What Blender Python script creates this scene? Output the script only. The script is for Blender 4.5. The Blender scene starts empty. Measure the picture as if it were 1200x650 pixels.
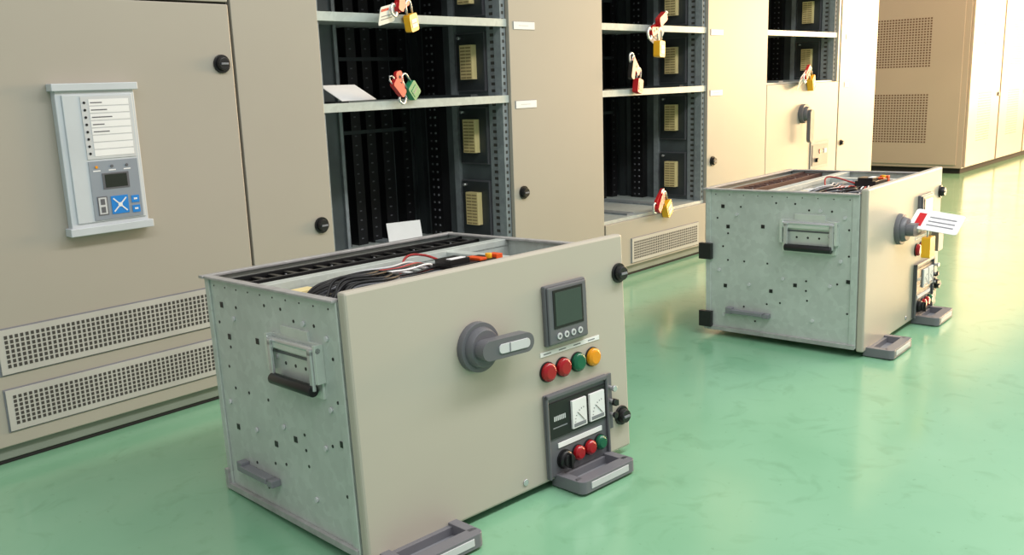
import bpy, bmesh, random
from math import *
from mathutils import Vector, Matrix
random.seed(4)
S=bpy.context.scene
try: S.view_settings.view_transform='Standard'
except Exception: pass

# ---------------------------------------------------------------- materials
def lin(c):
    return tuple(((v/255)/12.92 if v/255<=.04045 else (((v/255)+.055)/1.055)**2.4) for v in c)+(1,)
MATS={}
def mat(name,rgb,rough=.5,metal=0.,var=.06,scale=6.,bump=0.,coat=0.,emit=0.,detail=4,spangle=0.):
    if name in MATS: return MATS[name]
    m=bpy.data.materials.new(name);m.use_nodes=True
    nt=m.node_tree;b=nt.nodes['Principled BSDF']
    b.inputs['Roughness'].default_value=rough;b.inputs['Metallic'].default_value=metal
    if coat: b.inputs['Coat Weight'].default_value=coat;b.inputs['Coat Roughness'].default_value=.12
    c=lin(rgb)
    tc=nt.nodes.new('ShaderNodeTexCoord');nz=nt.nodes.new('ShaderNodeTexNoise')
    nz.inputs['Scale'].default_value=scale;nz.inputs['Detail'].default_value=detail
    nt.links.new(tc.outputs['Object'],nz.inputs['Vector'])
    cr=nt.nodes.new('ShaderNodeValToRGB')
    cr.color_ramp.elements[0].position=.3;cr.color_ramp.elements[1].position=.7
    cr.color_ramp.elements[0].color=tuple(v*(1-var) for v in c[:3])+(1,)
    cr.color_ramp.elements[1].color=tuple(min(1,v*(1+var)) for v in c[:3])+(1,)
    nt.links.new(nz.outputs['Fac'],cr.inputs['Fac']);out=cr.outputs['Color']
    if spangle:
        vo=nt.nodes.new('ShaderNodeTexVoronoi');vo.inputs['Scale'].default_value=55
        nt.links.new(tc.outputs['Object'],vo.inputs['Vector'])
        mr=nt.nodes.new('ShaderNodeMapRange');mr.inputs[3].default_value=1-spangle;mr.inputs[4].default_value=1+spangle*.4
        sp=nt.nodes.new('ShaderNodeSeparateColor');nt.links.new(vo.outputs['Color'],sp.inputs[0]);nt.links.new(sp.outputs[0],mr.inputs[0])
        mm=nt.nodes.new('ShaderNodeVectorMath');mm.operation='SCALE'
        nt.links.new(out,mm.inputs[0]);nt.links.new(mr.outputs[0],mm.inputs['Scale']);out=mm.outputs[0]
    nt.links.new(out,b.inputs['Base Color'])
    if bump:
        bp=nt.nodes.new('ShaderNodeBump');bp.inputs['Strength'].default_value=bump;bp.inputs['Distance'].default_value=.002
        nt.links.new(nz.outputs['Fac'],bp.inputs['Height']);nt.links.new(bp.outputs['Normal'],b.inputs['Normal'])
    MATS[name]=m;return m
BEIGE=mat('cabinet_paint',(172,166,154),.40,0,.03,1.5)
PANEL=mat('drawer_paint',(184,178,165),.42,0,.025,2.)
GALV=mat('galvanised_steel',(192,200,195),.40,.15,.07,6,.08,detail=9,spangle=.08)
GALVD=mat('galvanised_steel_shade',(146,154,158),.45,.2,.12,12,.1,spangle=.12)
RIM=mat('zinc_rim',(172,172,172),.4,.25,.12,20,spangle=.1)
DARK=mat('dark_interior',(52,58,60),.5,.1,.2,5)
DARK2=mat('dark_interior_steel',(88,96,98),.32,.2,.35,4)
BLACK=mat('black_plastic',(22,22,24),.35)
SLOT=mat('vent_shadow',(66,64,60),.8)
VENT=mat('vent_plate',(188,186,179),.5)
GREY=mat('grey_plastic',(98,99,104),.4)
GREY2=mat('mid_grey_plastic',(128,130,136),.4)
FOOT=mat('foot_grey_plastic',(112,112,118),.4)
LGREY=mat('light_grey_plastic',(200,203,205),.4)
WHITE=mat('white_label',(235,236,236),.5)
RELAY=mat('relay_casing',(196,203,208),.4)
RELAY2=mat('relay_keypad',(142,150,160),.4)
LCD=mat('lcd_screen',(60,72,66),.12,0,.03,3)
LCD2=mat('lcd_dark',(40,46,38),.2)
BLUE=mat('blue_button',(36,132,214),.4)
RED=mat('red_lens',(160,18,28),.22,0,.05,3)
REDP=mat('red_plastic',(190,28,34),.35)
GREEN=mat('green_lens',(16,96,66),.22,0,.05,3)
YEL=mat('amber_lens',(228,150,18),.22,0,.05,3)
YELP=mat('yellow_padlock_paint',(240,180,36),.35)
GRN=mat('green_tag',(40,140,96),.4)
ORNG=mat('orange_plastic',(226,84,28),.4)
CREAM=mat('cream_connector',(230,212,154),.5)
RIB=mat('connector_rib',(160,142,98),.5)
RUST=mat('brown_insulation',(86,58,52),.6,0,.3,10)
STEEL=mat('bright_steel',(206,208,210),.22,.6)
PLATE=mat('zinc_plate',(206,214,208),.3,.35,.06,18)
CABLE=mat('black_cable',(26,26,28),.45)
REDW=mat('red_cable',(168,44,40),.45)
PLINTH=mat('plinth_steel',(132,140,130),.5,0,.1,6)
GAP=mat('seam_shadow',(30,30,30),.8)
YLAB=mat('yellow_label',(244,210,40),.5)

# ---------------------------------------------------------------- builder
class B:
    def __init__(s,name,parent=None,bevel=0.,smooth=True):
        s.name=name;s.bm=bmesh.new();s.mats=[];s.parent=parent;s.bevel=bevel;s.smooth=smooth
    def mi(s,m):
        if m not in s.mats:s.mats.append(m)
        return s.mats.index(m)
    def _fin(s,verts,m,mx=None):
        i=s.mi(m)
        if mx is not None:
            for v in verts:v.co=mx@v.co
        fs=set()
        for v in verts:
            for f in v.link_faces:fs.add(f)
        for f in fs:f.material_index=i
        return fs
    def box(s,x0,x1,y0,y1,z0,z1,m,mx=None):
        r=bmesh.ops.create_cube(s.bm,size=1)['verts']
        for v in r:v.co=Vector(((x0+x1)/2+v.co.x*(x1-x0),(y0+y1)/2+v.co.y*(y1-y0),(z0+z1)/2+v.co.z*(z1-z0)))
        s._fin(r,m,mx)
    def cyl(s,p0,p1,r,m,r2=None,seg=24,mx=None):
        p0=Vector(p0);p1=Vector(p1);d=p1-p0
        v=bmesh.ops.create_cone(s.bm,cap_ends=True,segments=seg,radius1=r,radius2=r if r2 is None else r2,depth=d.length)['verts']
        q=d.to_track_quat('Z','Y').to_matrix().to_4x4();q.translation=(p0+p1)/2
        for k in v:k.co=q@k.co
        fs=s._fin(v,m,mx)
        for f in fs:
            if len(f.verts)==4:f.smooth=True
    def prism(s,pts,axis,a,b,m,mx=None):
        def mk(p,t):
            if axis=='y':return Vector((p[0],t,p[1]))
            if axis=='x':return Vector((t,p[0],p[1]))
            return Vector((p[0],p[1],t))
        A=[s.bm.verts.new(mk(p,a)) for p in pts];Bv=[s.bm.verts.new(mk(p,b)) for p in pts]
        i=s.mi(m);n=len(pts)
        fl=[s.bm.faces.new(A),s.bm.faces.new(Bv[::-1])]
        for k in range(n):fl.append(s.bm.faces.new([A[k],A[(k+1)%n],Bv[(k+1)%n],Bv[k]]))
        for f in fl:f.material_index=i
        if mx:
            for v in A+Bv:v.co=mx@v.co
        bmesh.ops.recalc_face_normals(s.bm,faces=fl)
    def tube(s,pts,r,m,seg=10,mx=None):
        pts=[Vector(p) for p in pts];rings=[];n=len(pts);i=s.mi(m)
        up=Vector((0.123,0.31,.95)).normalized()
        for k,p in enumerate(pts):
            t=(pts[min(k+1,n-1)]-pts[max(k-1,0)]).normalized()
            a=t.cross(up)
            if a.length<.05:a=t.cross(Vector((1,0,0)))
            a.normalize();b=t.cross(a)
            rings.append([s.bm.verts.new((mx@(p+(a*cos(j*2*pi/seg)+b*sin(j*2*pi/seg))*r)) if mx else p+(a*cos(j*2*pi/seg)+b*sin(j*2*pi/seg))*r) for j in range(seg)])
        fl=[]
        for k in range(n-1):
            for j in range(seg):
                fl.append(s.bm.faces.new([rings[k][j],rings[k][(j+1)%seg],rings[k+1][(j+1)%seg],rings[k+1][j]]))
        for f in fl:f.smooth=True
        fl.append(s.bm.faces.new(rings[0][::-1]));fl.append(s.bm.faces.new(rings[-1]))
        for f in fl:f.material_index=i
        bmesh.ops.recalc_face_normals(s.bm,faces=fl)
    def done(s):
        me=bpy.data.meshes.new(s.name);s.bm.to_mesh(me);s.bm.free()
        for m in s.mats:me.materials.append(m)
        o=bpy.data.objects.new(s.name,me);S.collection.objects.link(o)
        if s.parent:o.parent=s.parent
        if s.bevel:
            b=o.modifiers.new('bevel','BEVEL');b.width=s.bevel;b.segments=2;b.limit_method='ANGLE';b.angle_limit=radians(40)
        return o
def empty(name,loc=(0,0,0),rot=(0,0,0)):
    o=bpy.data.objects.new(name,None);o.location=loc;o.rotation_euler=rot;o.empty_display_size=.1
    S.collection.objects.link(o);return o
def rr(x0,x1,y0,y1,r,n=5):
    out=[]
    for cx,cy,a in((x1-r,y1-r,0),(x0+r,y1-r,90),(x0+r,y0+r,180),(x1-r,y0+r,270)):
        for k in range(n+1):
            t=radians(a+90*k/n);out.append((cx+r*cos(t),cy+r*sin(t)))
    return out
def smoothpath(pts,n=8):
    P=[Vector(p) for p in pts];P=[P[0]*2-P[1]]+P+[P[-1]*2-P[-2]];out=[]
    for i in range(1,len(P)-2):
        for k in range(n):
            t=k/n;a,b,c,d=P[i-1:i+3]
            out.append(.5*((2*b)+(c-a)*t+(2*a-5*b+4*c-d)*t*t+(3*b-a-3*c+d)*t**3))
    out.append(P[-2]);return out

# ---------------------------------------------------------------- floor / wall
fm=bpy.data.materials.new('green_epoxy');fm.use_nodes=True
nt=fm.node_tree;b=nt.nodes['Principled BSDF']
tc=nt.nodes.new('ShaderNodeTexCoord')
n1=nt.nodes.new('ShaderNodeTexNoise');n1.inputs['Scale'].default_value=1.1;n1.inputs['Detail'].default_value=6
n2=nt.nodes.new('ShaderNodeTexNoise');n2.inputs['Scale'].default_value=7;n2.inputs['Detail'].default_value=10;n2.inputs['Distortion'].default_value=1.8
n3=nt.nodes.new('ShaderNodeTexNoise');n3.inputs['Scale'].default_value=3.;n3.inputs['Detail'].default_value=5
n4=nt.nodes.new('ShaderNodeTexNoise');n4.inputs['Scale'].default_value=60;n4.inputs['Detail'].default_value=3
for n in(n1,n2,n3,n4):nt.links.new(tc.outputs['Object'],n.inputs['Vector'])
r1=nt.nodes.new('ShaderNodeValToRGB');e=r1.color_ramp.elements
e[0].position=.35;e[1].position=.68;e[0].color=lin((120,173,138));e[1].color=lin((137,187,153))
nt.links.new(n1.outputs['Fac'],r1.inputs['Fac'])
r2=nt.nodes.new('ShaderNodeValToRGB');e=r2.color_ramp.elements
e[0].position=.28;e[1].position=.44;e[0].color=(.86,.89,.86,1);e[1].color=(1,1,1,1)
nt.links.new(n2.outputs['Fac'],r2.inputs['Fac'])
r3=nt.nodes.new('ShaderNodeValToRGB');e=r3.color_ramp.elements
e[0].position=.22;e[1].position=.32;e[0].color=(.7,.74,.7,1);e[1].color=(1,1,1,1)
nt.links.new(n4.outputs['Fac'],r3.inputs['Fac'])
def mul(a,c):
    mx=nt.nodes.new('ShaderNodeMixRGB');mx.blend_type='MULTIPLY';mx.inputs[0].default_value=1
    nt.links.new(a,mx.inputs[1]);nt.links.new(c,mx.inputs[2]);return mx.outputs[0]
nt.links.new(mul(mul(r1.outputs['Color'],r2.outputs['Color']),r3.outputs['Color']),b.inputs['Base Color'])
mr=nt.nodes.new('ShaderNodeMapRange');mr.inputs[3].default_value=.12;mr.inputs[4].default_value=.30
nt.links.new(n3.outputs['Fac'],mr.inputs[0]);nt.links.new(mr.outputs[0],b.inputs['Roughness'])
b.inputs['Coat Weight'].default_value=.35;b.inputs['Coat Roughness'].default_value=.12
bp=nt.nodes.new('ShaderNodeBump');bp.inputs['Strength'].default_value=.12;bp.inputs['Distance'].default_value=.004
nt.links.new(n3.outputs['Fac'],bp.inputs['Height']);nt.links.new(bp.outputs['Normal'],b.inputs['Normal'])
F=B('floor');F.box(-4,18,-7,1.5,-.1,0,fm);F.done()
W=B('wall_back');W.box(-4,18,1.5,1.6,0,3.2,mat('wall_paint',(190,188,180),.8));W.done()

# ---------------------------------------------------------------- helpers for cabinets
def slab(b,x0,x1,z0,z1,m=None,y0=-.022):
    b.box(x0+.003,x1-.003,y0,0,z0,z1,m or BEIGE)
def knob(b,x,z,y=-.022,r=.024):
    b.cyl((x,y,z),(x,y-.006,z),r*1.15,BLACK)
    b.cyl((x,y-.006,z),(x,y-.02,z),r*.9,BLACK,r2=r*.75)
    b.box(x-r*.5,x+r*.5,y-.023,y-.019,z-.003,z+.003,GREY2)
def grille(b,x0,x1,z0,z1,nc,nr,y=-.022):
    b.box(x0,x1,y-.006,y,z0,z1,VENT)
    b.box(x0-.004,x1+.004,y-.002,y,z0-.004,z1+.004,GREY2)
    mx_=.014;w=(x1-x0-2*mx_)/nc;h=(z1-z0-2*mx_)/nr
    for i in range(nc):
        for j in range(nr):
            cx=x0+mx_+(i+.5)*w;cz=z0+mx_+(j+.5)*h
            b.box(cx-w*.30,cx+w*.30,y-.0066,y-.005,cz-h*.36,cz+h*.36,SLOT)
def plinth(b,x0,x1):
    b.box(x0,x1,-.004,.6,.012,.05,PLINTH);b.box(x0,x1,.0,.6,.0,.012,GAP)
def label(b,x0,x1,z,h=.03,y=-.022):
    b.box(x0-.002,x1+.002,y-.001,y,z-h/2-.002,z+h/2+.002,GREY2)
    b.box(x0,x1,y-.003,y,z-h/2,z+h/2,WHITE)
    b.box(x0+.03,x1-.04,y-.0034,y-.003,z-.0015,z+.0015,LGREY)

def rack(b,x0,x1,zb,ztop,shelves,seed=1):
    """open withdrawable compartment: posts, shelves, backplane, side connectors"""
    rnd=random.Random(seed);D=.6
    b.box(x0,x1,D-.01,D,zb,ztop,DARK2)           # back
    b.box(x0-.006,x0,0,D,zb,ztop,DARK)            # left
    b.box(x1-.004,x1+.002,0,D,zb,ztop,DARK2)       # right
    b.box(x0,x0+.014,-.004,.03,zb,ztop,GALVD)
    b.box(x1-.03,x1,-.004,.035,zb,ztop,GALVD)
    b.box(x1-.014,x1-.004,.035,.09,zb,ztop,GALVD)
    z=zb+.02
    while z<ztop-.02:
        b.box(x1-.021,x1-.009,-.0046,-.003,z,z+.012,SLOT)
        b.box(x1-.0146,x1-.013,.05,.07,z,z+.012,SLOT)
        z+=.028
    lv=[zb]+sorted(shelves)+[ztop]
    for s in shelves:
        b.box(x0,x1,.0,D-.01,s-.004,s,GALV)
        b.box(x0,x1-.0,-.012,.004,s-.028,s+.002,GALV)
        b.box(x0+.1,x0+.16,.05,D-.05,s-.0,s+.006,DARK)
        b.box(x1-.16,x1-.12,.05,D-.05,s-.0,s+.01,DARK)
    b.box(x0,x1,0,D-.01,zb-.004,zb+.004,GALV)
    b.box(x0+.25,x0+.31,.03,D-.05,zb+.004,zb+.014,GALVD);b.box(x1-.31,x1-.25,.03,D-.05,zb+.004,zb+.014,GALVD)
    # smooth insulating sheet on the left, black bus columns on the right
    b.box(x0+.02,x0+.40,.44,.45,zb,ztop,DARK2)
    b.box(x0+.40,x0+.415,.43,D-.011,zb,ztop,GALVD)
    for cx,w in((x0+.47,.05),(x0+.56,.05),(x0+.64,.05),(x0+.73,.06),(x0+.84,.05)):
        b.box(cx-w/2,cx+w/2,D-.07,D-.012,zb,ztop,BLACK)
        z=zb+.03
        while z<ztop-.02:
            b.box(cx-w*.2,cx+w*.0,D-.072,D-.069,z,z+.005,GREY);z+=.04
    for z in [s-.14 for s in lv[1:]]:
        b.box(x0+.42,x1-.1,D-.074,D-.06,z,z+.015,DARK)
    b.box(x1-.022,x1-.004,.275,.305,zb,ztop,GALVD)
    b.box(x1-.05,x1-.004,.36,.44,zb,ztop,BLACK);b.box(x1-.03,x1-.004,.5,.54,zb,ztop,DARK)
    z=zb+.02
    while z<ztop-.02:
        b.box(x1-.053,x1-.05,.38,.388,z,z+.008,GREY2)
        b.box(x1-.053,x1-.05,.41,.418,z,z+.008,GREY);z+=.034
    for a,c in zip(lv[:-1],lv[1:]):
        h=c-a
        n=2 if h>.4 else 1
        for k in range(n):
            zc=a+h*(k+.5)/n-.01
            b.box(x1-.018,x1-.004,.1,.265,zc-.12,zc+.12,GREY)
            b.box(x1-.022,x1-.018,.105,.26,zc-.115,zc+.115,DARK)
            b.box(x1-.05,x1-.02,.145,.215,zc-.07,zc+.07,CREAM)
            for q in range(10):
                zz=zc-.066+q*.0135
                b.box(x1-.0515,x1-.05,.150,.178,zz,zz+.006,RIB)
                b.box(x1-.0515,x1-.05,.182,.210,zz,zz+.006,RIB)
            b.cyl((x1-.04,.235,zc+.1),(x1-.02,.235,zc+.1),.006,STEEL,seg=10)

ZT=2.1
c=empty('switchgear_cabinet')
b=B('carcass',c,.003)
b.box(-1.4,1.549,.001,.6,.05,ZT,BEIGE);plinth(b,-1.4,1.549)
slab(b,-1.4,.2,.052,1.223);slab(b,.2,1.551,.052,1.223)
slab(b,-1.4,.2,1.229,ZT);slab(b,.2,1.551,1.229,ZT)
b.box(1.546,1.552,-.006,.0,.05,ZT,GAP);b.box(-1.4,1.549,-.006,.0,1.222,1.23,GAP)
b.done()
b=B('ventilation_grilles',c)
grille(b,.775,1.395,.25,.37,44,7);grille(b,.775,1.395,.094,.206,44,7);b.done()
b=B('door_locks',c,.001);knob(b,1.508,1.047);b.done()

X1,X2,X3,X4,X5,X6,X7,X8=1.554,1.8774,2.8114,3.4467,4.381,5.0642,6.1075,6.7463
def rackcab(xl,xo,xe,xd,seed):
    c=empty('open_switchgear_rack')
    b=B('doors_and_frame',c,.003)
    if xl<xo-.05: b.box(xl+.001,xo-.006,.001,.6,.05,ZT,BEIGE);slab(b,xl,xo,.052,ZT)
    b.box(xe+.002,xd-.001,.001,.6,.05,ZT,BEIGE);slab(b,xe,xd,.052,ZT)
    b.box(xo,xe,.001,.6,.05,.284,BEIGE);slab(b,xo,xe,.052,.28)
    b.box(xo,xe,-.006,.012,.28,.296,GALV)
    plinth(b,xl+.001,xd-.001)
    b.box(xe-.002,xe+.003,-.004,.0,.05,ZT,GAP);b.box(xd-.004,xd-.001,-.006,.0,.05,ZT,GAP)
    b.done()
    b=B('grille',c);grille(b,xo+.213,xe-.085,.066,.186,40,7);b.done()
    b=B('rack_interior',c);rack(b,xo,xe,.29,ZT,[.9106,1.2132,1.52,1.82],seed);b.done()
    b=B('locks_and_labels',c,.001)
    knob(b,xe+.062,.505)
    if xl<xo-.05: knob(b,1.827,.508)
    label(b,xe+.03,xe+.16,1.19);label(b,xe+.03,xe+.16,.872);b.done()
    return c
rackcab(X1,X2,X3,X4,1)
rackcab(X4,X4+.007,X5,X6,2)

c=empty('switchgear_cabinet_right')  # another switchgear cabinet, same kind as the first
b=B('doors_and_frame',c,.003)
b.box(X6+.001,X7,.001,.6,.05,.90,BEIGE);slab(b,X6,X7-.01,.052,.9)
b.box(X7,X8,.001,.6,.05,ZT,BEIGE);slab(b,X7,X8,.052,ZT)
b.box(X7-.008,X7+.004,-.012,.0,.05,ZT,GAP)
b.box(X7-.04,X7-.010,-.02,0,.9,ZT,BEIGE)
plinth(b,X6+.001,X8);b.done()
b=B('rack_interior',c);rack(b,X6+.007,X7-.04,.905,ZT,[1.2132,1.52,1.82],3);b.done()
b=B('switch_handle_and_fittings',c,.003)
b.cyl((5.55,-.022,.71),(5.55,-.05,.71),.06,GREY,seg=32);b.cyl((5.55,-.05,.71),(5.55,-.07,.71),.046,GREY,r2=.04,seg=32)
b.prism(rr(5.528,5.582,.53,.735,.025),'y',-.09,-.065,GREY)
b.box(5.68,5.95,-.03,-.02,.345,.52,GREY2);b.box(5.70,5.93,-.034,-.03,.365,.50,GREY)
b.box(5.80,5.84,-.038,-.034,.44,.47,RED);b.box(5.87,5.91,-.038,-.034,.44,.47,WHITE)
b.cyl((5.76,-.034,.4),(5.76,-.05,.4),.014,BLACK)
label(b,6.19,6.26,1.19);label(b,6.19,6.26,.875);knob(b,6.17,.486,r=.018)
b.done()

c=empty('ventilated_cabinet')
XR=8.99
b=B('carcass',c,.003)
b.box(XR,16,.001,1.3,.05,ZT,BEIGE);b.box(XR+.03,16,.02,1.3,0,.05,GAP)
x=XR
while x<15.9:
    slab(b,x+.02,x+.98,.06,ZT);x+=1.0
b.box(XR-.012,XR,.05,1.27,.08,ZT,BEIGE)
b.done()
BROWN=mat('perforation',(92,72,56),.8)
b=B('perforations',c)
for (z0,z1) in((.97,1.42),(.27,.73)):
    for i in range(19):
        for j in range(19):
            yy=.33+i*.0265;zz=z0+(j+.5)*(z1-z0)/19
            b.box(XR-.0135,XR-.0115,yy,yy+.015,zz,zz+.013,BROWN)
x=XR
while x<13:
    for (z0,z1) in((.97,1.42),(.27,.73)):
        for i in range(12):
            for j in range(19):
                xx=x+.3+i*.035;zz=z0+(j+.5)*(z1-z0)/19
                b.box(xx,xx+.016,-.0235,-.0215,zz,zz+.010,GREY2)
    b.cyl((x+.93,-.022,.7),(x+.93,-.035,.7),.02,GREY,seg=14)
    x+=1.
b.done()

# ---------------------------------------------------------------- protection relay on first door
R=empty('protection_relay',(1.103,-.0225,.795))
b=B('housing',R,.004)
b.box(-.108,.108,-.026,0,-.195,.195,RELAY)
b.box(-.117,.117,-.036,0,.184,.204,RELAY);b.box(-.117,.117,-.038,0,-.204,-.182,RELAY)
b.box(-.092,.100,-.030,-.026,-.172,.174,RELAY);b.done()
b=B('front_plate',R)
y=-.030
b.box(-.045,.092,y-.002,y,.0,.168,LGREY)
for i in range(8):
    z=.152-i*.0195
    b.cyl((-.036,y-.002,z),(-.036,y-.0035,z),.0035,BLACK,seg=10)
    b.box(-.024,.086,y-.003,y-.002,z-.008,z+.0085,WHITE)
    if i<5:
        b.box(-.02,.012+.012*((i*7)%3),y-.0033,y-.003,z-.002,z+.001,GREY)
b.box(-.045,.092,y-.002,y,-.168,-.006,RELAY2)
for i,x in enumerate((-.025,.018,.06)):
    b.cyl((x,y-.002,-.022),(x,y-.004,-.022),.004,(YEL,GREY,GREY)[i],seg=10)
    b.box(x-.01,x+.01,y-.0024,y-.002,-.034,-.031,WHITE)
b.box(-.012,.062,y-.0035,y-.002,-.084,-.04,GREY);b.box(-.006,.056,y-.004,y-.0035,-.080,-.044,LCD2)
b.box(-.034,-.006,y-.003,y-.002,-.155,-.103,GREY);b.box(-.031,-.009,y-.0035,y-.003,-.152,-.106,LGREY)
b.box(-.026,-.014,y-.004,y-.0035,-.126,-.11,GREY);b.box(-.026,-.014,y-.004,y-.0035,-.148,-.132,GREY)
b.box(.004,.052,y-.0035,y-.002,-.155,-.105,BLUE)
for a in(45,-45):
    mxr=Matrix.Translation((.028,y-.0038,-.13))@Matrix.Rotation(radians(a),4,'Y')
    b.box(-.026,.026,-.0006,.0004,-.0018,.0018,WHITE,mxr)
b.cyl((.028,y-.0035,-.13),(.028,y-.005,-.13),.006,WHITE,seg=14)
for z in(-.118,-.146):b.box(.062,.084,y-.0035,y-.002,z-.011,z+.009,BLUE);b.box(.068,.078,y-.004,y-.0035,z-.003,z+.002,WHITE)
b.done()

# ---------------------------------------------------------------- lockout padlocks
def padlock(loc,rotz=0,tilt=0,s=1.,body=YELP,tag=None,tagrot=.3,tagx=.35,hrot=10,extra=None):
    o=empty('lockout_padlock',loc,(0,tilt,rotz));o.scale=(s,s,s)
    b=B('padlock_body',o,.003)
    b.prism(rr(-.025,.025,-.078,-.022,.008),'y',-.012,.012,body)
    b.box(-.017,.017,-.0135,-.012,-.066,-.038,LGREY if body is YELP else body)
    b.box(-.014,.014,-.0139,-.0134,-.054,-.050,GREY2)
    b.done()
    b=B('shackle',o)
    p=[(-.017,0,-.024),(-.017,0,.006)]+[(-.017*cos(t*pi/8),0,.006+.017*sin(t*pi/8)) for t in range(1,8)]+[(.017,0,.006),(.017,0,-.024)]
    b.tube(p,.0035,STEEL);b.done()
    b=B('lockout_hasp',o,.002)
    M=Matrix.Translation((-.025,.004,.018))@Matrix.Rotation(radians(hrot),4,'Y')
    b.prism(rr(-.05,.035,-.018,.018,.012),'y',-.006,.006,REDP,M)
    for q in(-.03,-.008,.014):b.cyl(M@Vector((q,-.0065,0)),M@Vector((q,.0065,0)),.006,SLOT,seg=12)
    b.tube([M@Vector(v) for v in smoothpath([(-.04,0,0),(-.06,0,.02),(-.078,0,0),(-.06,0,-.02),(-.04,0,-.005)])],.004,STEEL)
    b.done()
    if extra:
        b=B('second_lock',o,.003);M=Matrix.Translation(extra[0])@Matrix.Rotation(extra[2],4,'Y')
        b.prism(rr(-.016,.016,-.035,.035,.008),'y',-.009,.009,extra[1],M)
        b.tube([M@Vector(v) for v in [(-.01,0,.03),(-.01,0,.05),(0,0,.06),(.01,0,.05),(.01,0,.03)]],.003,STEEL);b.done()
    if tag:
        b=B('danger_tag',o)
        M=Matrix.Translation(tag)@Matrix.Rotation(tagrot,4,'Y')@Matrix.Rotation(tagx,4,'X')
        b.prism(rr(-.05,.05,-.03,.03,.008),'y',-.0008,.0008,WHITE,M)
        b.box(-.045,.0,-.0014,-.0008,.014,.022,REDP,M)
        for q in(-.004,-.014):b.box(-.04,.03,-.0013,-.0008,q,q+.003,GREY2,M)
        b.done()
    return o
padlock((2.27,-.032,1.240),.3,-.25,1.1,tag=(-.11,.014,.0),tagrot=.05,hrot=-10,extra=((-.045,.0,.03),REDP,.5))
padlock((2.235,-.034,.985),.2,-.75,1.05,body=GRN,tag=None,hrot=-60,extra=((-.05,0,.01),REDP,-.1))
padlock((3.90,-.034,1.17),.2,.05,1.4,tag=(.0,.014,-.0),tagrot=.25,hrot=-20,extra=((-.01,-.01,.05),REDP,1.1))
padlock((3.72,-.034,.985),.2,.2,1.2,body=REDP,tag=None,hrot=30,extra=((-.07,0,.0),BLACK,.1))
padlock((3.93,-.045,.365),.2,-.5,1.4,tag=None,hrot=-5,extra=((-.05,0,.01),REDP,1.2))
padlock((5.60,-.045,.965),.2,-.5,1.5,tag=(-.10,.012,.02),tagrot=.2,hrot=0)
def card(M,w,h):
    b=B('paper_card');b.box(-w/2,w/2,-.001,.001,0,h,WHITE,M);b.done()
card(Matrix.Translation((2.40,.2,.306))@Matrix.Rotation(-.3,4,'Z')@Matrix.Rotation(-.25,4,'X'),.15,.12)
card(Matrix.Translation((2.07,.03,.919))@Matrix.Rotation(.25,4,'Z')@Matrix.Rotation(-1.05,4,'X'),.2,.11)

# ---------------------------------------------------------------- withdrawable drawers
def meterface(b,x0,x1,z0,z1,y):
    b.box(x0,x1,y-.006,y,z0,z1,WHITE)
    b.box(x0+.004,x1-.004,y-.0066,y-.006,z0+.003,z0+.012,GREY2)
    cx=x1-.01;cz=z0+.014;r=(x1-x0)*.6
    for k in range(7):
        a=radians(92+14*k);p=Vector((cx+cos(a)*r,y-.0064,cz+sin(a)*r))
        b.cyl(p,p+Vector((cos(a)*.004,0,sin(a)*.004)),.0006,BLACK,seg=6)
    b.cyl((cx,y-.007,cz),(cx-r*.7,y-.007,cz+r*.75),.0007,BLACK,seg=6)
def lamp(b,x,z,m,r=.0225,y=0):
    b.cyl((x,y,z),(x,y-.004,z),r*1.1,BLACK,seg=28)
    b.cyl((x,y-.004,z),(x,y-.012,z),r,m,r2=r*.97,seg=28)
    b.cyl((x,y-.012,z),(x,y-.017,z),r*.97,m,r2=r*.65,seg=28)
def footloop(name,parent,x0,x1,d=-.092):
    b=B(name,parent,.005)
    z0=.003;z1=.034
    b.box(x0,x0+.024,d+.02,.01,z0,z1,FOOT);b.box(x1-.024,x1,d+.02,.01,z0,z1,FOOT)
    b.prism(rr(x0,x1,d,d+.034,.016),'z',z0,z1,FOOT)
    b.box(x0+.02,x1-.02,-.012,.012,z0,z1-.006,FOOT)
    b.box(x0+.02,x1-.02,d+.03,-.01,z0,z0+.006,GREY2)
    b.box(x0+.03,x1-.03,d-.0015,d+.001,z0+.008,z1-.006,LGREY)
    b.done()
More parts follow.
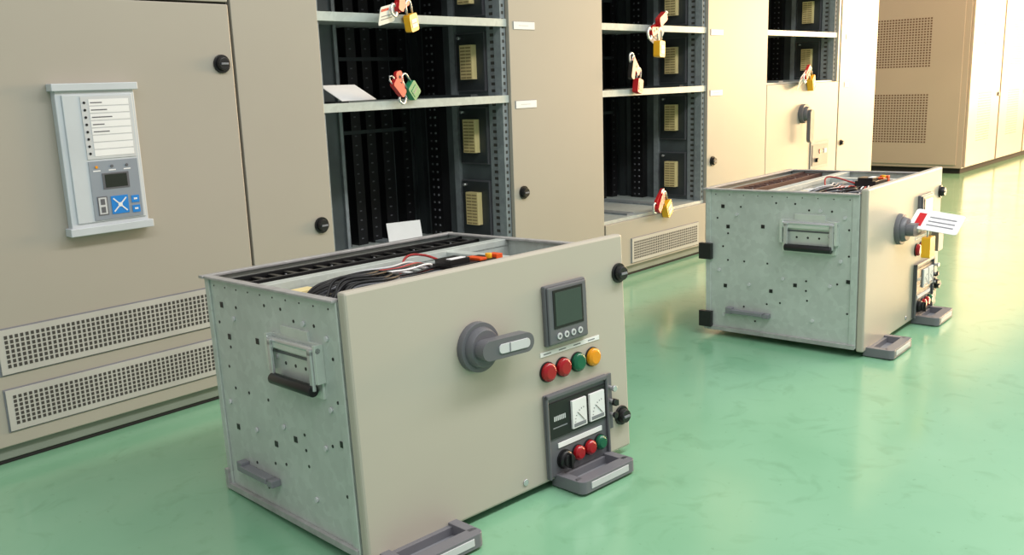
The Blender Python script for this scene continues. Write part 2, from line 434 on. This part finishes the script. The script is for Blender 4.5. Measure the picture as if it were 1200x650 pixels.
def drawer(loc,rot,second=False):
    o=empty('switchgear_drawer',loc,rot)
    H=.5801;BW=.757;BD=.594;RZ=.562
    TB=RUST if second else BLACK
    b=B('front_panel',o,.006)
    b.box(.004,.834,0,.026,.02,H,PANEL);b.done()
    b=B('body',o,.0015)
    t=.004;zb=.03
    b.box(.004,.004+t,.026,BD,zb,RZ,GALV);b.box(BW-t,BW,.026,BD,zb,RZ,GALV)
    b.box(.004,BW,BD-t,BD,zb,RZ,GALV);b.box(.004,BW,.026,BD,zb,zb+t,GALV)
    b.box(.004,BW,.026,.03,zb,RZ,GALV)
    b.box(-.008,.014,.026,BD+.004,RZ-.004,RZ+.002,RIM);b.box(BW-.014,BW+.006,.026,BD+.004,RZ-.004,RZ+.002,RIM)
    b.box(-.012,BW+.006,BD-.014,BD+.006,RZ-.004,RZ+.003,RIM);b.box(.004,BW,.026,.036,RZ-.004,RZ+.002,RIM)
    b.box(-.006,.004,.028,BD+.006,zb-.002,zb+.014,RIM)
    b.box(-.008,.004,BD-.012,BD+.004,zb,zb+.05,RIM)
    b.box(0,.004,.026,.05,zb,RZ,GALV)
    b.box(-.001,.004,BD-.02,BD,zb,RZ,GALV)
    if second:   # black guide blocks at rear corner
        b.box(-.02,.0,BD-.03,BD+.02,.30,.36,BLACK);b.box(-.02,.0,BD-.03,BD+.02,.04,.10,BLACK)
    b.done()
    b=B('side_holes_and_screws',o)
    sq=[(526,499),(369,433),(515,202),(505,425),(335,200),(245,231),(58,262)]
    dots=[(548,455),(525,350),(455,500),(440,300),(350,300),(250,520),(200,500),(205,250),(205,215),(120,500),(95,250),(60,440),(58,150),(300,160),(395,80),(320,520),
     (58,350),(200,180),(505,400),(505,300),(350,150),(440,130)]
    scr=[(470,472),(540,260),(160,500),(75,480),(290,250),(120,240),(85,330),(420,215),(180,110),(520,90)]
    for y,z in sq:
        y/=1000;z/=1000;b.box(.0025,.0036,y-.0065,y+.0065,z-.0065,z+.0065,BLACK)
    for y,z in dots:
        y/=1000;z/=1000;b.cyl((.0042,y,z),(.003,y,z),.0036,BLACK,seg=12)
    for y,z in scr:
        y/=1000;z/=1000;b.cyl((.004,y,z),(-.0005,y,z),.006,LGREY,seg=12)
    for k in range(10):
        y=.06+k*.055;b.cyl((.0042,y,RZ-.02),(.003,y,RZ-.02),.002,BLACK,seg=8)
    b.done()
    b=B('carry_handle_plate',o,.0015)
    b.box(-.002,.004,.100,.292,.350,.466,PLATE);b.box(-.002,.004,.14,.25,.466,.486,PLATE)
    b.box(-.016,.004,.094,.104,.385,.466,PLATE);b.box(-.016,.004,.288,.298,.385,.466,PLATE)
    b.cyl((-.009,.094,.454),(-.009,.298,.454),.0065,STEEL)
    b.box(-.014,-.003,.104,.288,.438,.452,PLATE);b.box(-.0035,-.002,.104,.288,.424,.430,GREY)
    for y in(.125,.275):
        for z in(.365,.415):b.cyl((-.001,y,z),(-.005,y,z),.006,STEEL,seg=10)
    for y in(.16,.2,.24):b.cyl((-.001,y,.405),(-.003,y,.405),.004,BLACK,seg=10)
    b.done()
    b=B('carry_handle_grip',o,.0015)
    for y in(.105,.267):
        b.box(-.021,-.014,y,y+.014,.370,.454,STEEL)
        b.box(-.021,-.005,y,y+.014,.444,.457,STEEL)
    b.cyl((-.018,.110,.370),(-.018,.276,.370),.0125,BLACK)
    b.done()
    b=B('side_guide_bracket',o,.002)
    b.box(-.020,.004,.35,.49,.110,.116,GREY2);b.box(-.022,-.016,.36,.48,.104,.118,GREY2)
    b.box(-.020,.004,.335,.36,.100,.116,GREY2)
    b.box(-.018,.004,.48,.505,.100,.124,GREY2);b.done()
    # front furniture
    b=B('panel_locks',o,.001);knob(b,.812,.484,0,.022);knob(b,.800,.112,0,.022)
    b.cyl((.448,0,.046),(.448,-.003,.046),.008,STEEL,seg=16);b.done()
    b=B('power_meter',o,.004)
    b.box(.534,.676,-.012,0,.353,.498,GREY);b.box(.538,.672,-.018,-.012,.357,.494,GREY)
    b.done()
    b=B('meter_screen',o,.0008)
    b.box(.554,.656,-.0195,-.018,.394,.486,BLACK);b.box(.560,.650,-.0202,-.0195,.400,.480,LCD)
    for k in range(4):b.cyl((.570+k*.024,-.018,.375),(.570+k*.024,-.0205,.375),.008,LGREY,seg=16);b.cyl((.570+k*.024,-.0205,.375),(.570+k*.024,-.021,.375),.004,GREY,seg=10)
    b.done()
    b=B('pilot_lamps',o,.0006)
    for x,m in((.539,RED),(.591,RED),(.644,GREEN),(.698,YEL)):lamp(b,x,.292,m)
    b.box(.520,.728,-.0015,0,.330,.341,WHITE)
    for k in range(4):b.box(.53+k*.052,.555+k*.052,-.0018,-.0015,.334,.337,GREY2)
    b.done()
    b=B('rotary_handle',o,.003)
    cx,cz=.327,.402
    b.cyl((cx,0,cz),(cx,-.016,cz),.056,GREY,r2=.055,seg=40);b.cyl((cx,-.016,cz),(cx,-.032,cz),.046,GREY,r2=.040,seg=40)
    M=Matrix.Translation((cx,0,cz))@Matrix.Rotation(radians(2),4,'Y')
    b.prism(rr(-.034,.119,-.022,.022,.0215,7),'y',-.060,-.032,GREY,M)
    b.prism(rr(.012,.104,-.011,.010,.009,5),'y',-.0625,-.059,LGREY,M)
    b.box(.041,.045,-.0632,-.062,-.011,.010,GREY2,M)
    b.done()
    b=B('control_module',o,.003)
    X0,X1_,Z0,Z1=.518,.742,.028,.238
    b.box(X0,X1_,-.006,0,Z0,Z1,GREY);b.box(X0,X1_,-.014,-.006,Z1-.012,Z1,GREY);b.box(X0,X0+.008,-.014,-.006,Z0,Z1,GREY)
    b.box(X1_-.008,X1_,-.014,-.006,Z0,Z1,GREY)
    b.done()
    b=B('control_module_face',o,.0008)
    b.box(.528,.735,-.009,-.006,.126,.215,BLACK)
    for k in range(7):b.box(.545+k*.006,.549+k*.006,-.0095,-.009,.168,.180,LGREY)
    b.box(.54,.59,-.0095,-.009,.150,.153,GREY2)
    meterface(b,.604,.655,.134,.204,-.009);meterface(b,.668,.722,.134,.204,-.009)
    b.box(.556,.715,-.0085,-.006,.098,.110,WHITE)
    lamp(b,.574,.066,BLACK,.022,-.006);b.box(.571,.577,-.036,-.02,.048,.084,BLACK);b.cyl((.574,-.02,.066),(.574,-.03,.066),.016,BLACK)
    lamp(b,.622,.068,RED,.0185,-.006);lamp(b,.664,.069,RED,.0185,-.006);lamp(b,.704,.07,GREEN,.0185,-.006)
    b.done()
    b=B('module_latch',o,.001)
    for z in(.2,.165,.13):
        b.cyl((.752,-.0,z),(.752,-.02,z),.005,STEEL,seg=12);b.cyl((.752,-.02,z),(.752,-.027,z),.008,BLACK if z<.19 else STEEL,seg=14)
    b.box(.742,.762,-.006,0,.09,.235,GREY);b.box(.760,.772,-.02,0,.15,.165,BLACK);b.done()
    footloop('foot_handle_1',o,.545,.742)
    footloop('foot_handle_2',o,.03,.235)
    # interior ----------------------------------------------------------
    b=B('interior_frame',o,.001)
    b.box(.03,.53,.034,.335,.50,.506,RUST if second else LGREY)
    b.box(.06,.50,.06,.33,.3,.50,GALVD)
    b.box(.008,BW-.004,.335,.372,.540,.560,GALV)
    b.box(.008,BW-.004,.335,.339,.1,.545,GALV)
    b.box(.008,BW-.004,.455,.462,.3,.553,TB);b.box(.008,BW-.004,.53,.536,.3,.556,TB)
    b.box(.008,BW-.004,.462,.53,.45,.46,DARK2);b.box(.008,BW-.004,.372,.455,.42,.43,RUST if second else GALVD)
    for k in range(34):
        x=.02+k*.0215
        b.box(x,x+.013,.466,.526,.50,.545+.006*(k%2),TB)
        if k%3==0:b.box(x+.004,x+.007,.48,.486,.545,.552,GREY2)
    for k in range(30):
        x=.03+k*.024
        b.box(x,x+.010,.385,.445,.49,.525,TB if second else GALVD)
    b.box(.535,.565,.034,.335,.535,.556,GALV)
    b.box(.565,.57,.034,.335,.2,.556,GALV)
    b.box(.41,.535,.24,.27,.506,.55,GALVD)
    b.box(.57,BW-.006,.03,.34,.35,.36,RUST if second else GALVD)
    b.box(.60,.70,.08,.20,.36,.47,GREY);b.box(.62,.66,.22,.3,.36,.5,BLACK)
    b.box(.32,.40,.275,.33,.506,.535,BLACK);b.done()
    b=B('contactor',o,.002)
    b.box(.36,.505,.10,.175,.506,.566,BLACK);b.box(.44,.462,.098,.15,.566,.572,ORNG);b.box(.36,.42,.11,.165,.566,.578,BLACK)
    b.box(.492,.512,.098,.13,.535,.574,ORNG);b.cyl((.478,.11,.566),(.478,.11,.578),.008,YELP,seg=12);b.box(.365,.41,.112,.13,.578,.580,WHITE)
    b.box(.06,.11,.27,.31,.506,.545,CREAM);b.box(.24,.31,.28,.325,.506,.54,LGREY);b.box(.13,.2,.05,.09,.506,.53,WHITE);b.box(.20,.26,.05,.08,.506,.535,YLAB)
    b.box(.06,.10,.06,.11,.506,.545,LGREY);b.box(.27,.33,.06,.10,.506,.548,GALVD)
    for k in range(9):b.box(.12+k*.013,.131+k*.013,.29,.325,.506,.54,(GREY,LGREY,CREAM)[k%3])
    b.done()
    rnd=random.Random(7 if second else 3)
    b=B('wiring',o)
    for k in range(3 if second else 15):
        dx=rnd.uniform(-.018,.018);dy=(k%9)*.009;dz=rnd.uniform(0,.030)
        b.tube(smoothpath([(.06+dx,.10+dy,.52),(.10,.11+dy,.545+dz),(.16,.08+dy+dx,.550+dz),(.22,.12+dy,.545+dz),(.19,.20+dx+dy*.4,.54+dz),(.10,.21+dy*.6,.54+dz*.5),(.06,.26,.52)]),.0034,CABLE if k%5 else GREY,8)
    for k in range(6 if second else 16):
        dy=k*.008;dz=rnd.uniform(0,.02);m=(CABLE,LGREY,CABLE,GREY2,WHITE,REDW)[k%6]
        b.tube(smoothpath([(.10,.32-dy,.52),(.19,.26-dy,.545+dz),(.28,.24-dy,.548+dz),(.36,.26-dy,.545+dz),(.41,.22-dy*.6,.53),(.42,.17,.52)]),.0025,m,8)
    for k in range(12):
        b.tube(smoothpath([(.18+rnd.uniform(-.01,.01),.05+k*.012,.51),(.25,.06+k*.014,.545+rnd.uniform(-.005,.012)),(.32,.09+k*.01,.55),(.37,.14,.535)]),.0025,(CABLE,REDW,LGREY,REDW,WHITE,CABLE)[k%6],8)
    b.tube(smoothpath([(.33,.27,.52),(.37,.29,.570),(.41,.27,.572),(.43,.22,.555),(.42,.16,.54)]),.003,REDW,8)
    for k in range(8):
        x=.58+k*.018
        b.tube(smoothpath([(x,.05,.45),(x+.01,.12,.51+rnd.uniform(0,.02)),(x,.2,.51),(x-.01,.3,.46)]),.003,(CABLE,REDW,CABLE,LGREY)[k%4],8)
    b.done()
    return o
d1=drawer((1.0176,-1.2228,0),(-.0423,0,-.0717))
d2=drawer((2.9813,-1.4495,0),(-.0131,0,.0324),True)
def on_drawer(o):
    b=B('danger_tag',o)
    M=Matrix.Translation((.38,-.105,.43))@Matrix.Rotation(radians(7),4,'X')@Matrix.Rotation(radians(-32),4,'Y')
    b.prism(rr(-.055,.05,-.09,.075,.01),'z',-.001,.001,WHITE,M)
    for q in(-.03,-.01,.012):b.box(q,q+.006,-.07,.02,.001,.0016,GREY2,M)
    b.box(-.04,.03,.035,.06,.001,.0016,REDP,M);b.done()
    for x,m,z in((.37,YELP,.375),(.47,GREY2,.385)):
        b=B('padlock',o,.003)
        b.prism(rr(x-.03,x+.03,z-.075,z,.007),'y',-.105,-.075,m)
        b.tube([(x-.015,-.09,z-.002),(x-.015,-.09,z+.03)]+[(x-.015*cos(t*pi/6),-.09,z+.03+.015*sin(t*pi/6)) for t in range(1,6)]+[(x+.015,-.09,z+.03),(x+.015,-.09,z-.002)],.0035,STEEL,8)
        b.done()
on_drawer(d2)

# ---------------------------------------------------------------- lights
def area(name,loc,target,sx,sy,e,col):
    l=bpy.data.lights.new(name,'AREA');l.shape='RECTANGLE';l.size=sx;l.size_y=sy;l.energy=e;l.color=col
    o=bpy.data.objects.new(name,l);S.collection.objects.link(o);o.location=loc
    o.rotation_euler=(Vector(target)-Vector(loc)).to_track_quat('-Z','Y').to_euler();return o
area('ceiling_light_1',(.5,-2.6,3.1),(.5,-2.3,0),5,.5,82,(1,.99,.975))
area('ceiling_light_2',(4.0,-2.8,3.1),(4.0,-2.5,0),4,.5,98,(1,.985,.95))
area('warm_floor_fill',(7.6,-3.0,3.1),(7.4,-2.8,0),3,1.6,190,(1,.74,.42))  # added warm fill, not a known fixture; makes the glow on the floor
area('warm_end_fill',(15.5,-3.6,1.7),(6.5,-3.0,.0),4.0,2.8,1250,(1,.66,.34))  # added light with no window behind it; warm sheen from the far end
area('warm_cabinet_fill',(7.0,-3.0,2.9),(10.2,0.2,.9),1.5,1.5,150,(1,.42,.16))  # unseen extra lamp put in to tint the far cabinets orange
w=bpy.data.worlds.new('world');S.world=w;w.use_nodes=True
bg=w.node_tree.nodes['Background'];bg.inputs[0].default_value=(.98,.985,1,1);bg.inputs[1].default_value=.46

# ---------------------------------------------------------------- camera
yaw,pit,roll,f=.828,.211,-.0342,1061.6
fw=Vector((sin(yaw)*cos(pit),cos(yaw)*cos(pit),-sin(pit)))
r0=Vector((cos(yaw),-sin(yaw),0));u0=r0.cross(fw)
r=r0*cos(roll)+u0*sin(roll);u=-r0*sin(roll)+u0*cos(roll)
cd=bpy.data.cameras.new('camera');cd.sensor_width=36;cd.lens=f/1200*36;cd.clip_start=.05
co=bpy.data.objects.new('camera',cd);S.collection.objects.link(co)
m=Matrix((r,u,-fw)).transposed().to_4x4();m.translation=Vector((0,-2.5767,.96));co.matrix_world=m
S.camera=co
